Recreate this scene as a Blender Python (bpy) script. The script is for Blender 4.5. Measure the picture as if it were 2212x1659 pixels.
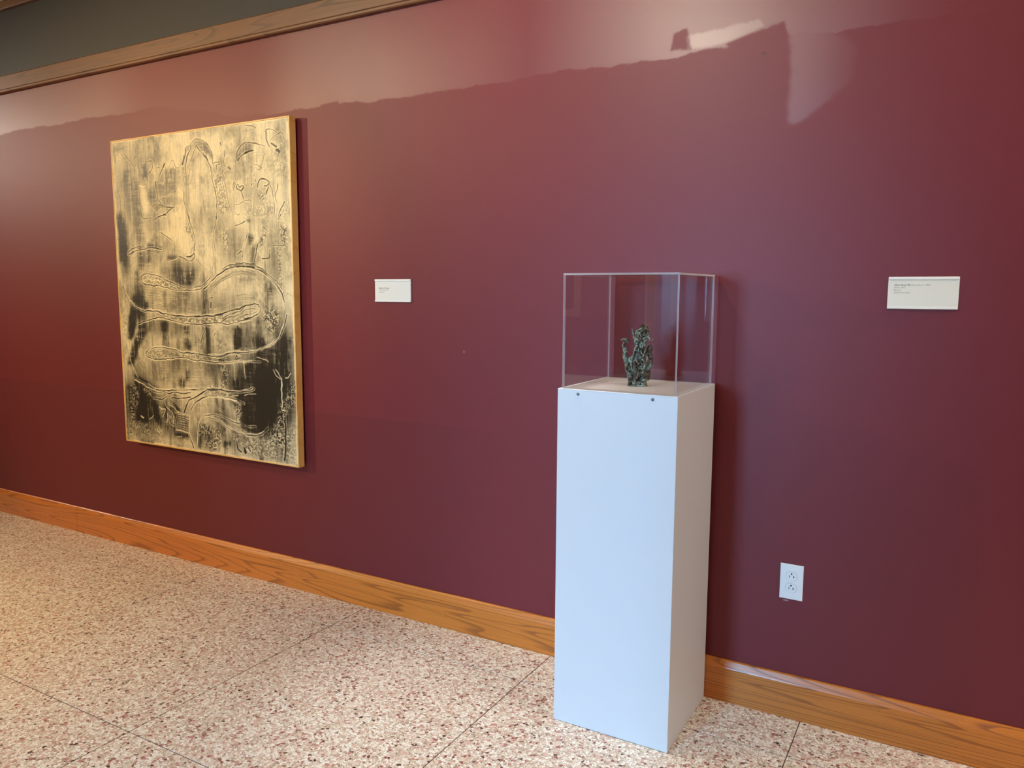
import bpy, bmesh, math, random
import numpy as np
from mathutils import Vector, Matrix
for _o in list(bpy.data.objects):
    bpy.data.objects.remove(_o, do_unlink=True)
S = bpy.context.scene
COL = S.collection
PI = math.pi

# ------------------------------------------------------------------ camera
cd = bpy.data.cameras.new('camera'); cam = bpy.data.objects.new('camera', cd); COL.objects.link(cam)
cd.sensor_width = 36.0
cd.lens = 1696.75 / 2212 * 36.0
cd.clip_start = 0.02
yaw, pit, rol = 0.520364, 0.119103, 0.005224
fw = Vector((-math.sin(yaw)*math.cos(pit), math.cos(yaw)*math.cos(pit), -math.sin(pit)))
rt = Vector((math.cos(yaw), math.sin(yaw), 0)); up = rt.cross(fw)
r2 = rt*math.cos(rol) + up*math.sin(rol); u2 = up*math.cos(rol) - rt*math.sin(rol)
cam.matrix_world = Matrix(((r2.x, u2.x, -fw.x, 0), (r2.y, u2.y, -fw.y, -2.557), (r2.z, u2.z, -fw.z, 1.3796), (0, 0, 0, 1)))
S.camera = cam
# ------------------------------------------------------------------ world, daylight, exposure
w = bpy.data.worlds.new('world'); S.world = w; w.use_nodes = True
bg = w.node_tree.nodes['Background']; bg.inputs[0].default_value = (0.62, 0.78, 1.0, 1); bg.inputs[1].default_value = 0.6
S.view_settings.view_transform = 'Standard'; S.view_settings.look = 'None'
S.view_settings.exposure = 0.0; S.view_settings.gamma = 1.0
S.view_settings.use_curve_mapping = False
S.cycles.transparent_max_bounces = 32
def daylight(name, loc, size, power, col, rot):
    ld = bpy.data.lights.new(name, 'AREA'); ld.shape = 'RECTANGLE'; ld.size, ld.size_y = size
    ld.energy = power; ld.color = col
    o = bpy.data.objects.new(name, ld); COL.objects.link(o); o.location = loc; o.rotation_euler = rot
    return o
# daylight that comes in through an added glazed entrance across the room from the red wall
daylight('entrance_daylight', (-2.3, -8.0, 2.2), (1.0, 2.3), 690, (0.23, 0.58, 1.0), (PI/2-0.12, 0, -0.14))
LAMPS = [  # track spotlights and one added fill: x, y, power, colour, aim (x,y,z), beam angle, what it lights
    (-8.7, -2.0, 220, (1.0, 0.90, 0.74), (-7.6, 0.0, 2.1), 110, 'black track spotlight farthest along the left end of the red wall'),
    (-6.8, -3.6, 430, (1.0, 0.72, 0.40), (-3.4, 0.0, 1.25), 52, 'black spotlight on the short track, aimed at the relief print'),
    (-1.95, -2.0, 60, (1.0, 0.80, 0.50), (-2.9, 0.0, 1.35), 46, 'added black fill spotlight aimed sideways at the right edge of the relief print'),  # fill added to brighten the right side of the print's frame
    (-3.6, -2.0, 62, (1.0, 0.82, 0.58), (-2.6, 0.0, 2.3), 100, 'black track spotlight aimed at the wall right of the relief print'),
    (-1.4, -2.0, 84, (1.0, 0.90, 0.68), (-0.9, 0.0, 2.45), 88, 'black track spotlight aimed at the wall above the pedestal'),
]
DOWN = [  # recessed downlights and one added fill: x, y, power, colour, beam angle, where
    (-5.0, -1.8, 220, (1.0, 0.73, 0.38), 84, 'round recessed downlight over the floor at the far left'),
    (-3.0, -1.8, 165, (1.0, 0.82, 0.54), 80, 'round recessed downlight over the floor before the relief print'),
    (-0.9, -2.2, 92, (1.0, 0.90, 0.72), 74, 'round recessed downlight over the floor before the pedestal'),
    (-1.30, -0.52, 140, (1.0, 0.98, 0.93), 36, 'round recessed downlight directly over the pedestal and its clear cover'),
    (0.30, -0.95, 110, (1.0, 0.93, 0.80), 52, 'added round fill light over the floor at the right end'),  # added to brighten the floor at the right
]
FILL_PANELS = [  # unseen fill panels added on the ceiling: x, y, power, colour, where
    (-3.5, -4.2, 13, (1.0, 0.88, 0.68), 'added rectangular fill panel on the ceiling near the far wall'),  # added to light the far wall and its picture frame
    (1.6, -0.62, 52, (1.0, 0.94, 0.84), 'added rectangular fill panel on the ceiling close to the red wall at the right'),  # warm fill added for the pedestal's right side
]

# ------------------------------------------------------------------ helpers
def tag(o, label=None, cat=None, group=None, kind=None):
    if label: o['label'] = label
    if cat: o['category'] = cat
    if group: o['group'] = group
    if kind: o['kind'] = kind
    return o
def link(name, me, mats, parent=None):
    o = bpy.data.objects.new(name, me); COL.objects.link(o)
    if mats:
        for m in (mats if isinstance(mats, (list, tuple)) else [mats]): me.materials.append(m)
    if parent: o.parent = parent
    return o
def empty(name, loc=(0, 0, 0)):
    o = bpy.data.objects.new(name, None); COL.objects.link(o); o.location = loc; o.empty_display_size = 0.1
    return o
def box(bm, x0, x1, y0, y1, z0, z1, bev=0.0, seg=2):
    vs = [bm.verts.new((x, y, z)) for z in (z0, z1) for y in (y0, y1) for x in (x0, x1)]
    fs = [bm.faces.new([vs[i] for i in q]) for q in ((0, 2, 3, 1), (4, 5, 7, 6), (0, 1, 5, 4), (2, 6, 7, 3), (0, 4, 6, 2), (1, 3, 7, 5))]
    if bev > 0:
        es = list({e for f in fs for e in f.edges})
        bmesh.ops.bevel(bm, geom=es, offset=bev, segments=seg, profile=0.5, affect='EDGES')
def done(name, bm, mats, parent=None, smooth=False):
    bmesh.ops.recalc_face_normals(bm, faces=bm.faces)
    me = bpy.data.meshes.new(name); bm.to_mesh(me); bm.free()
    if smooth:
        for p in me.polygons: p.use_smooth = True
    return link(name, me, mats, parent)
def bx(name, d, mats, parent=None, bev=0.0, seg=2):
    bm = bmesh.new(); box(bm, *d, bev=bev, seg=seg); return done(name, bm, mats, parent)
def prism_x(bm, prof, x0, x1):
    """closed (y,z) profile swept along x"""
    a = [bm.verts.new((x0, y, z)) for y, z in prof]; b = [bm.verts.new((x1, y, z)) for y, z in prof]
    n = len(prof); bm.faces.new(a[::-1]); bm.faces.new(b)
    for i in range(n): bm.faces.new((a[i], a[(i+1) % n], b[(i+1) % n], b[i]))
def prism_y(bm, prof, y0, y1):
    """closed (x,z) profile swept along y"""
    a = [bm.verts.new((x, y0, z)) for x, z in prof]; b = [bm.verts.new((x, y1, z)) for x, z in prof]
    n = len(prof); bm.faces.new(a[::-1]); bm.faces.new(b)
    for i in range(n): bm.faces.new((a[i], a[(i+1) % n], b[(i+1) % n], b[i]))
def lathe(bm, prof, n=32, mat=None):
    """(r,z) profile about z; mat maps to place"""
    rings = []
    for r, z in prof:
        if r < 1e-6: rings.append([bm.verts.new((0, 0, z))])
        else: rings.append([bm.verts.new((r*math.cos(2*PI*i/n), r*math.sin(2*PI*i/n), z)) for i in range(n)])
    for A, B in zip(rings, rings[1:]):
        for i in range(n):
            j = (i+1) % n
            if len(A) == 1 and len(B) == 1: continue
            if len(A) == 1: bm.faces.new((A[0], B[i], B[j]))
            elif len(B) == 1: bm.faces.new((A[i], A[j], B[0]))
            else: bm.faces.new((A[i], A[j], B[j], B[i]))
    if mat is not None: bmesh.ops.transform(bm, matrix=mat, verts=[v for R in rings for v in R])
def tube(bm, pts, rad, n=10):
    pts = [Vector(p) for p in pts]; rings = []
    for i, p in enumerate(pts):
        t = (pts[min(i+1, len(pts)-1)] - pts[max(i-1, 0)]).normalized()
        a = t.cross(Vector((0, 1, 0)));
        if a.length < 1e-3: a = t.cross(Vector((1, 0, 0)))
        a.normalize(); b = t.cross(a)
        rings.append([bm.verts.new(p + (a*math.cos(2*PI*k/n) + b*math.sin(2*PI*k/n))*rad[i]) for k in range(n)])
    for A, B in zip(rings, rings[1:]):
        for k in range(n): bm.faces.new((A[k], A[(k+1) % n], B[(k+1) % n], B[k]))
    bm.faces.new(rings[0][::-1]); bm.faces.new(rings[-1])
def ball(bm, c, r, sub=3, rot=None):
    M = Matrix.Translation(c) @ (rot.to_4x4() if rot else Matrix()) @ Matrix.Diagonal((r[0], r[1], r[2], 1))
    bmesh.ops.create_icosphere(bm, subdivisions=sub, radius=1.0, matrix=M)

# ------------------------------------------------------------------ node helpers
class NT:
    def __init__(s, name):
        s.m = bpy.data.materials.new(name); s.m.use_nodes = True; s.t = s.m.node_tree; s.t.nodes.clear()
        s.out = s.t.nodes.new('ShaderNodeOutputMaterial')
    def n(s, typ, **kw):
        nd = s.t.nodes.new('ShaderNode'+typ)
        for k, v in kw.items(): setattr(nd, k, v)
        return nd
    def set(s, sock, v):
        if isinstance(v, bpy.types.NodeSocket): s.t.links.new(v, sock)
        elif isinstance(v, (tuple, list)):
            sock.default_value = v if len(v) == len(sock.default_value) else tuple(v)+(1,)
        else: sock.default_value = v
    def math(s, op, a, b=0.0, c=0.0, clamp=False):
        nd = s.n('Math', operation=op, use_clamp=clamp)
        s.set(nd.inputs[0], a); s.set(nd.inputs[1], b); s.set(nd.inputs[2], c); return nd.outputs[0]
    def mul(s, a, b): return s.math('MULTIPLY', a, b)
    def add(s, a, b): return s.math('ADD', a, b)
    def sub(s, a, b): return s.math('SUBTRACT', a, b)
    def mx(s, a, b): return s.math('MAXIMUM', a, b)
    def mn(s, a, b): return s.math('MINIMUM', a, b)
    def step(s, v, lo, hi):
        nd = s.n('MapRange', interpolation_type='SMOOTHSTEP'); s.set(nd.inputs[0], v); s.set(nd.inputs[1], lo); s.set(nd.inputs[2], hi); return nd.outputs[0]
    def pos(s): return s.n('NewGeometry').outputs['Position']
    def sep(s, v):
        nd = s.n('SeparateXYZ'); s.set(nd.inputs[0], v); return nd.outputs
    def vscale(s, v, sc, loc=(0, 0, 0)):
        nd = s.n('Mapping'); s.set(nd.inputs[0], v); nd.inputs['Scale'].default_value = sc; nd.inputs['Location'].default_value = loc; return nd.outputs[0]
    def noise(s, v, scale, detail=3, rough=0.5, dist=0.0, out='Fac'):
        nd = s.n('TexNoise'); s.set(nd.inputs['Vector'], v); nd.inputs['Scale'].default_value = scale
        nd.inputs['Detail'].default_value = detail; nd.inputs['Roughness'].default_value = rough; nd.inputs['Distortion'].default_value = dist
        return nd.outputs[out]
    def voro(s, v, scale, feature='F1', out='Color', rnd=1.0):
        nd = s.n('TexVoronoi', feature=feature); s.set(nd.inputs['Vector'], v); nd.inputs['Scale'].default_value = scale; nd.inputs['Randomness'].default_value = rnd
        return nd.outputs[out]
    def ramp(s, f, stops, interp='LINEAR'):
        nd = s.n('ValToRGB'); nd.color_ramp.interpolation = interp; s.set(nd.inputs[0], f)
        el = nd.color_ramp.elements
        while len(el) < len(stops): el.new(0.5)
        for e, (p, c) in zip(el, stops): e.position = p; e.color = tuple(c)+(1,) if len(c) == 3 else c
        return nd.outputs[0]
    def mix(s, f, a, b, typ='MIX'):
        nd = s.n('Mix', data_type='RGBA', blend_type=typ); s.set(nd.inputs[0], f); s.set(nd.inputs[6], a); s.set(nd.inputs[7], b); return nd.outputs[2]
    def bump(s, h, strength=0.3, dist=0.01):
        nd = s.n('Bump'); s.set(nd.inputs['Height'], h); nd.inputs['Strength'].default_value = strength; nd.inputs['Distance'].default_value = dist; return nd.outputs[0]
    def bsdf(s, col, rough=0.5, normal=None, **kw):
        b = s.n('BsdfPrincipled'); s.set(b.inputs['Base Color'], col); s.set(b.inputs['Roughness'], rough)
        if normal is not None: s.set(b.inputs['Normal'], normal)
        for k, v in kw.items(): s.set(b.inputs[k.replace('_', ' ')], v)
        s.t.links.new(b.outputs[0], s.out.inputs[0]); return s.m
def srgb(h):
    h = h.lstrip('#'); c = [int(h[i:i+2], 16)/255 for i in (0, 2, 4)]
    return tuple(x/12.92 if x <= 0.04045 else ((x+0.055)/1.055)**2.4 for x in c)
def plain(name, col, rough=0.5, **kw):
    t = NT(name); return t.bsdf(col, rough, **kw)

# ------------------------------------------------------------------ materials
def mat_wall():
    t = NT('red_wall_paint'); P = t.pos(); x, y, z = t.sep(P)
    fine = t.noise(P, 900, 2, 0.6); mid = t.noise(P, 160, 3, 0.55)
    wob = t.sub(t.noise(P, 9, 5, 0.65), 0.5)            # ragged brush edges
    wobf = t.sub(t.noise(P, 42, 4, 0.7), 0.5)
    wob2 = t.sub(t.noise(P, 3.0, 2, 0.5), 0.5)
    # brushed cut-in band under the oak rail: a glossier coat that ends in a ragged line
    edge = t.add(2.135, t.add(t.add(t.mul(wob, 0.045), t.mul(wob2, 0.05)), t.mul(wobf, 0.014)))
    edge = t.add(edge, t.mul(t.step(x, -2.6, -3.6), 0.115))
    band = t.step(t.sub(z, edge), -0.004, 0.004)
    def half(ax, az, bx_, bz, soft=0.006):               # 1 on the left of a->b
        dx, dz = bx_-ax, bz-az; L = math.hypot(dx, dz); nx, nz = -dz/L, dx/L
        d = t.add(t.add(t.mul(t.sub(x, ax), nx), t.mul(t.sub(z, az), nz)), t.add(t.mul(wob, 0.026), t.mul(wobf, 0.020)))
        return t.step(d, -soft, soft)
    def poly(pts, soft=0.006):                            # convex, counter-clockwise
        m = None
        for a, b in zip(pts, pts[1:]+pts[:1]):
            h = half(a[0], a[1], b[0], b[1], soft); m = h if m is None else t.mul(m, h)
        return m
    dull = poly([(-0.70, 2.148), (-0.62, 2.02), (-0.50, 1.88), (-0.495, 2.08), (-0.525, 2.19)])
    dull2 = poly([(-0.882, 2.150), (-0.811, 2.147), (-0.826, 2.214), (-0.872, 2.203)])
    brite = poly([(-0.822, 2.147), (-0.695, 2.150), (-0.58, 2.185), (-0.60, 2.205), (-0.83, 2.190)])
    patch = poly([(-0.499, 1.885), (-0.47, 1.885), (-0.33, 1.99), (-0.32, 2.09), (-0.44, 2.185), (-0.505, 2.19)], 0.012)
    patch = t.mul(patch, t.sub(0.85, t.mul(t.step(x, -0.46, -0.30), 0.6)))
    tab = poly([(-2.40, 2.118), (-2.30, 2.118), (-2.30, 2.152), (-2.40, 2.150)])
    gl = t.mx(t.mul(band, t.sub(1.0, t.mx(t.mx(dull, dull2), tab))), patch)
    gl = t.mul(gl, t.sub(1.0, t.mul(t.step(x, -0.40, -0.05), 0.6)))
    def hump(c, wd):                                       # stretches of wall where the band's sheen is painted in
        return t.step(t.math('ABSOLUTE', t.sub(x, c)), wd, wd*0.55)
    cover = t.mx(t.mx(t.mul(hump(-2.05, 0.75), 0.75), hump(-0.75, 0.75)), t.mul(t.step(x, -3.45, -4.0), 0.8))
    gl = t.mul(gl, t.add(0.12, t.mul(cover, 0.88)))
    # second coat stops in a straight faint line at about waist height on the left
    low = t.mul(t.step(t.sub(z, t.add(0.838, t.mul(wob, 0.012))), 0.004, -0.004), t.step(x, -1.45, -1.9))
    col = t.mix(t.mul(t.sub(mid, 0.35), 0.25), (0.165, 0.020, 0.025), (0.19, 0.025, 0.030))
    col = t.mix(t.mul(gl, 0.10), col, srgb('#8c4a45'))
    col = t.mix(t.mul(brite, 0.15), col, srgb('#a08070'))
    col = t.mix(t.mul(low, 0.30), col, srgb('#5a181d'))
    # scuffs: a nick, an anchor hole, and a smear below the outlet
    def spot(cx, cz, rx, rz):
        a = t.math('POWER', t.mul(t.sub(x, cx), 1/rx), 2.0); b = t.math('POWER', t.mul(t.sub(z, cz), 1/rz), 2.0)
        return t.step(t.add(t.add(a, b), t.mul(wob, 1.2)), 1.2, 0.6)
    col = t.mix(t.mul(spot(-1.682, 1.139, 0.004, 0.007), 0.7), col, srgb('#a06a68'))
    col = t.mix(t.mul(spot(-0.442, 0.389, 0.010, 0.003), 0.7), col, srgb('#b08c90'))
    col = t.mix(t.mul(spot(-0.583, 2.103, 0.009, 0.005), 0.6), col, srgb('#4a2420'))
    rough = t.sub(t.add(0.47, t.mul(t.sub(mid, 0.5), 0.06)), t.add(t.mul(gl, 0.07), t.mul(brite, 0.03)))
    rough = t.add(rough, t.mul(low, 0.05))
    h = t.add(t.mul(fine, 0.35), mid)
    return t.bsdf(col, rough, t.bump(h, 0.10, 0.002), Specular_IOR_Level=t.add(t.add(0.37, t.mul(gl, 0.36)), t.mul(brite, 0.12)))
def mat_oak(name, base, dark, seed, freq=10.0, rough=0.32, sx=0.55, sz=7.0):
    t = NT(name); P = t.pos()
    v = t.vscale(P, (sx, sz, sz), (seed, seed*1.7, seed*0.6))
    n1 = t.noise(v, 1.0, 2.0, 0.45, 0.35)
    f = t.math('FRACT', t.mul(n1, freq))
    line = t.mul(t.step(f, 0.66, 0.93), t.step(f, 1.0, 0.95)); fine = t.step(t.noise(t.vscale(P, (1.6, 150, 150), (seed, 0, 0)), 1.0, 3, 0.6), 0.50, 0.68)
    tone = t.noise(t.vscale(P, (1.2, 3, 3), (seed, 0, 0)), 1.3, 2, 0.5)
    pores = t.step(t.noise(t.vscale(P, (22, 420, 420)), 1.0, 2, 0.5), 0.54, 0.70)
    c = t.mix(tone, base, tuple(b*0.78 for b in base))
    c = t.mix(t.mul(fine, 0.28), c, dark)
    c = t.mix(t.mul(line, 0.60), c, dark)
    c = t.mix(t.mul(pores, t.add(0.14, t.mul(line, 0.3))), c, dark)
    return t.bsdf(c, t.add(rough, t.mul(line, 0.10)), t.bump(t.add(t.mul(pores, -0.5), t.mul(line, -0.4)), 0.12, 0.001), Coat_Weight=0.25, Coat_Roughness=0.22)
def mat_terrazzo():
    t = NT('terrazzo'); P = t.pos()
    dist = t.noise(P, 90, 2, 0.5, out='Color')
    mixv = t.n('VectorMath', operation='MULTIPLY_ADD'); t.set(mixv.inputs[0], dist); mixv.inputs[1].default_value = (0.010,)*3; t.set(mixv.inputs[2], P)
    V = mixv.outputs[0]
    c1 = t.voro(V, 105, 'F1', 'Color'); e1 = t.voro(V, 105, 'DISTANCE_TO_EDGE', 'Distance')
    r, g, b = t.sep(c1)
    chip = t.ramp(r, [(0, srgb('#fffaf0')), (0.27, srgb('#ece0cf')), (0.44, srgb('#fdf3e6')), (0.56, srgb('#e3bfb0')), (0.68, srgb('#eed8c8')), (0.79, srgb('#c38d82')), (0.86, srgb('#cdbba6')), (0.92, srgb('#9a5b53')), (0.968, srgb('#62403a')), (0.993, srgb('#2e2320'))], 'CONSTANT')
    c2 = t.voro(V, 230, 'F1', 'Color'); r2_, g2, b2 = t.sep(c2)
    small = t.ramp(r2_, [(0, srgb('#d3c4ae')), (0.30, srgb('#f4eadb')), (0.50, srgb('#b9a690')), (0.68, srgb('#d6aa9c')), (0.80, srgb('#e8dcc8')), (0.91, srgb('#94685d')), (0.972, srgb('#5c4841'))], 'CONSTANT')
    keep = t.step(e1, 0.05, 0.09)
    big = t.mul(keep, t.step(g, 0.20, 0.22))
    c = t.mix(big, small, chip)
    drift = t.noise(P, 2.2, 3, 0.6)
    c = t.mix(t.mul(t.step(drift, 0.45, 0.72), 0.16), c, srgb('#d9b29e'))
    c = t.mix(1.0, c, (0.90, 0.89, 0.86), 'MULTIPLY')
    return t.bsdf(c, t.add(0.42, t.mul(t.noise(P, 6, 3), 0.12)), t.bump(t.noise(P, 300, 2), 0.03, 0.001), Specular_IOR_Level=0.4)
def mat_acrylic():
    t = NT('clear_acrylic')
    g = t.n('NewGeometry'); d = t.n('VectorMath', operation='DOT_PRODUCT'); t.set(d.inputs[0], g.outputs['Normal']); t.set(d.inputs[1], g.outputs['Incoming'])
    c = t.math('ABSOLUTE', d.outputs['Value']); f = t.add(0.040, t.mul(t.math('POWER', t.sub(1.0, c), 5.0), 0.96))
    tr = t.n('BsdfTransparent'); tr.inputs[0].default_value = (0.985, 0.985, 0.99, 1)
    gl = t.n('BsdfGlossy'); gl.inputs['Roughness'].default_value = 0.0
    m = t.n('MixShader'); t.set(m.inputs[0], f); t.t.links.new(tr.outputs[0], m.inputs[1]); t.t.links.new(gl.outputs[0], m.inputs[2])
    t.t.links.new(m.outputs[0], t.out.inputs[0]); return t.m
def mat_acrylic_edge():
    t = NT('polished_acrylic_edge')
    tr = t.n('BsdfTransparent'); tr.inputs[0].default_value = (0.9, 0.92, 0.95, 1)
    b = t.n('BsdfPrincipled'); b.inputs['Base Color'].default_value = srgb('#e6e6ec')+(1,); b.inputs['Roughness'].default_value = 0.15
    b.inputs['Subsurface Weight'].default_value = 0.0
    tl = t.n('BsdfTranslucent'); tl.inputs[0].default_value = srgb('#e8e6ee')+(1,)
    m0 = t.n('MixShader'); m0.inputs[0].default_value = 0.5; t.t.links.new(b.outputs[0], m0.inputs[1]); t.t.links.new(tl.outputs[0], m0.inputs[2])
    m = t.n('MixShader'); m.inputs[0].default_value = 0.62; t.t.links.new(tr.outputs[0], m.inputs[1]); t.t.links.new(m0.outputs[0], m.inputs[2])
    t.t.links.new(m.outputs[0], t.out.inputs[0]); return t.m
def mat_bronze():
    t = NT('patinated_bronze'); P = t.n('TexCoord').outputs['Object']
    n1 = t.noise(P, 38, 4, 0.6, 0.4); n2 = t.noise(P, 140, 4, 0.65); n3 = t.noise(P, 420, 2, 0.5)
    pt = t.n('NewGeometry').outputs['Pointiness']
    hi = t.step(t.add(pt, t.mul(t.sub(n2, 0.5), 0.06)), 0.50, 0.58); lo = t.step(t.add(pt, t.mul(t.sub(n2, 0.5), 0.04)), 0.505, 0.45)
    gr = t.mul(t.step(t.add(n1, t.mul(t.sub(n2, 0.5), 0.4)), 0.46, 0.58), t.add(0.30, t.mul(hi, 0.70)))
    c = t.mix(n2, srgb('#241e19'), srgb('#453e32'))
    c = t.mix(t.mul(hi, 0.55), c, srgb('#a09a84'))  # highlights painted onto the raised parts
    c = t.mix(gr, c, srgb('#a5c0ae'))
    c = t.mix(t.mul(t.step(n3, 0.55, 0.7), 0.25), c, srgb('#a89070'))
    c = t.mix(t.mul(lo, 0.9), c, srgb('#0d0b0a'))  # crevices blackened in the colour, like occlusion shade
    met = t.sub(0.4, t.mul(gr, 0.4))
    return t.bsdf(c, 0.42, t.bump(t.add(n2, t.mul(n3, 0.5)), 0.35, 0.0015), Metallic=met)
def mat_white(name, col, rough=0.42, bump=0.02):
    t = NT(name); P = t.pos(); n = t.noise(P, 14, 3, 0.5)
    c = t.mix(t.mul(t.sub(n, 0.4), 0.12), col, tuple(v*0.93 for v in col))
    return t.bsdf(c, rough, t.bump(t.noise(P, 500, 2), bump, 0.001))
def mat_art():
    t = NT('printed_relief_canvas')
    a = t.n('VertexColor'); a.layer_name = 'ink'
    P = t.pos(); weave = t.noise(P, 700, 2, 0.5)
    r, g, b = t.sep(a.outputs[0])
    tone = t.noise(P, 3.0, 3, 0.6); sp = t.noise(P, 55, 4, 0.7)
    paper = t.mix(tone, srgb('#f3e3b0'), srgb('#f9eec8'))
    k = t.math('ADD', r, t.mul(t.sub(sp, 0.5), t.mul(t.mul(r, t.sub(1.0, r)), 1.6)), clamp=True)
    c = t.mix(k, paper, srgb('#120e06'))
    return t.bsdf(c, t.sub(0.62, t.mul(k, 0.2)), t.bump(weave, 0.12, 0.001))
def mat_patch(name, a, b, rough=0.6):
    t = NT(name); P = t.pos(); n = t.noise(P, 8, 3, 0.5); return t.bsdf(t.mix(n, a, b), rough)
M = {}
M['wall'] = mat_wall()
M['oak_base'] = mat_oak('oak_baseboard', srgb('#d9822f'), srgb('#7e3f0c'), 3.1, 24.0, 0.30, 0.33, 8.0)
M['oak_rail'] = mat_oak('oak_rail', srgb('#7c5436'), srgb('#3f2614'), 8.4, 15.0, 0.36, 0.5, 6.0)
M['terrazzo'] = mat_terrazzo()
M['joint'] = plain('tile_joint', srgb('#5d4738'), 0.8)
M['grey'] = mat_patch('dark_grey_paint', srgb('#1d2023'), srgb('#222528'), 0.55)
M['cream'] = mat_patch('cream_ceiling_paint', srgb('#e6dfc8'), srgb('#ece6d2'), 0.8)
M['far'] = mat_patch('far_wall_paint', srgb('#8a5a52'), srgb('#936259'), 0.7)
M['white'] = mat_white('white_pedestal_paint', srgb('#dde1e3'))
M['deck'] = mat_white('pedestal_deck_paint', srgb('#efece6'), 0.30)
M['acrylic'] = mat_acrylic(); M['edge'] = mat_acrylic_edge()
M['steel'] = plain('zinc_screw', srgb('#8d9096'), 0.35, Metallic=0.9)
M['bronze'] = mat_bronze()
M['plate'] = mat_white('white_plastic', srgb('#eef0ec'), 0.35)
M['card'] = mat_white('label_card', srgb('#e6e6da'), 0.6)
M['holder'] = mat_white('label_holder_plastic', srgb('#f0efe6'), 0.3)
M['ink'] = plain('printed_grey_text', srgb('#84847e'), 0.8)
M['dark'] = plain('black_slot', srgb('#0c0c0c'), 0.6)
M['art'] = mat_art()
M['frame'] = mat_oak('pale_wood_frame', srgb('#f3c676'), srgb('#d9a04c'), 5.0, 5.0, 0.45)
M['vest'] = mat_patch('added_vestibule_paint', srgb('#3c3632'), srgb('#443e39'), 0.8)
M['casing'] = mat_patch('painted_casing', srgb('#efdcba'), srgb('#f2e0c2'), 0.5)
M['alu'] = plain('dark_aluminium', srgb('#3a3836'), 0.4, Metallic=0.6)
M['lamp_black'] = plain('black_lamp_housing', srgb('#1a1a1a'), 0.45)

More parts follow.
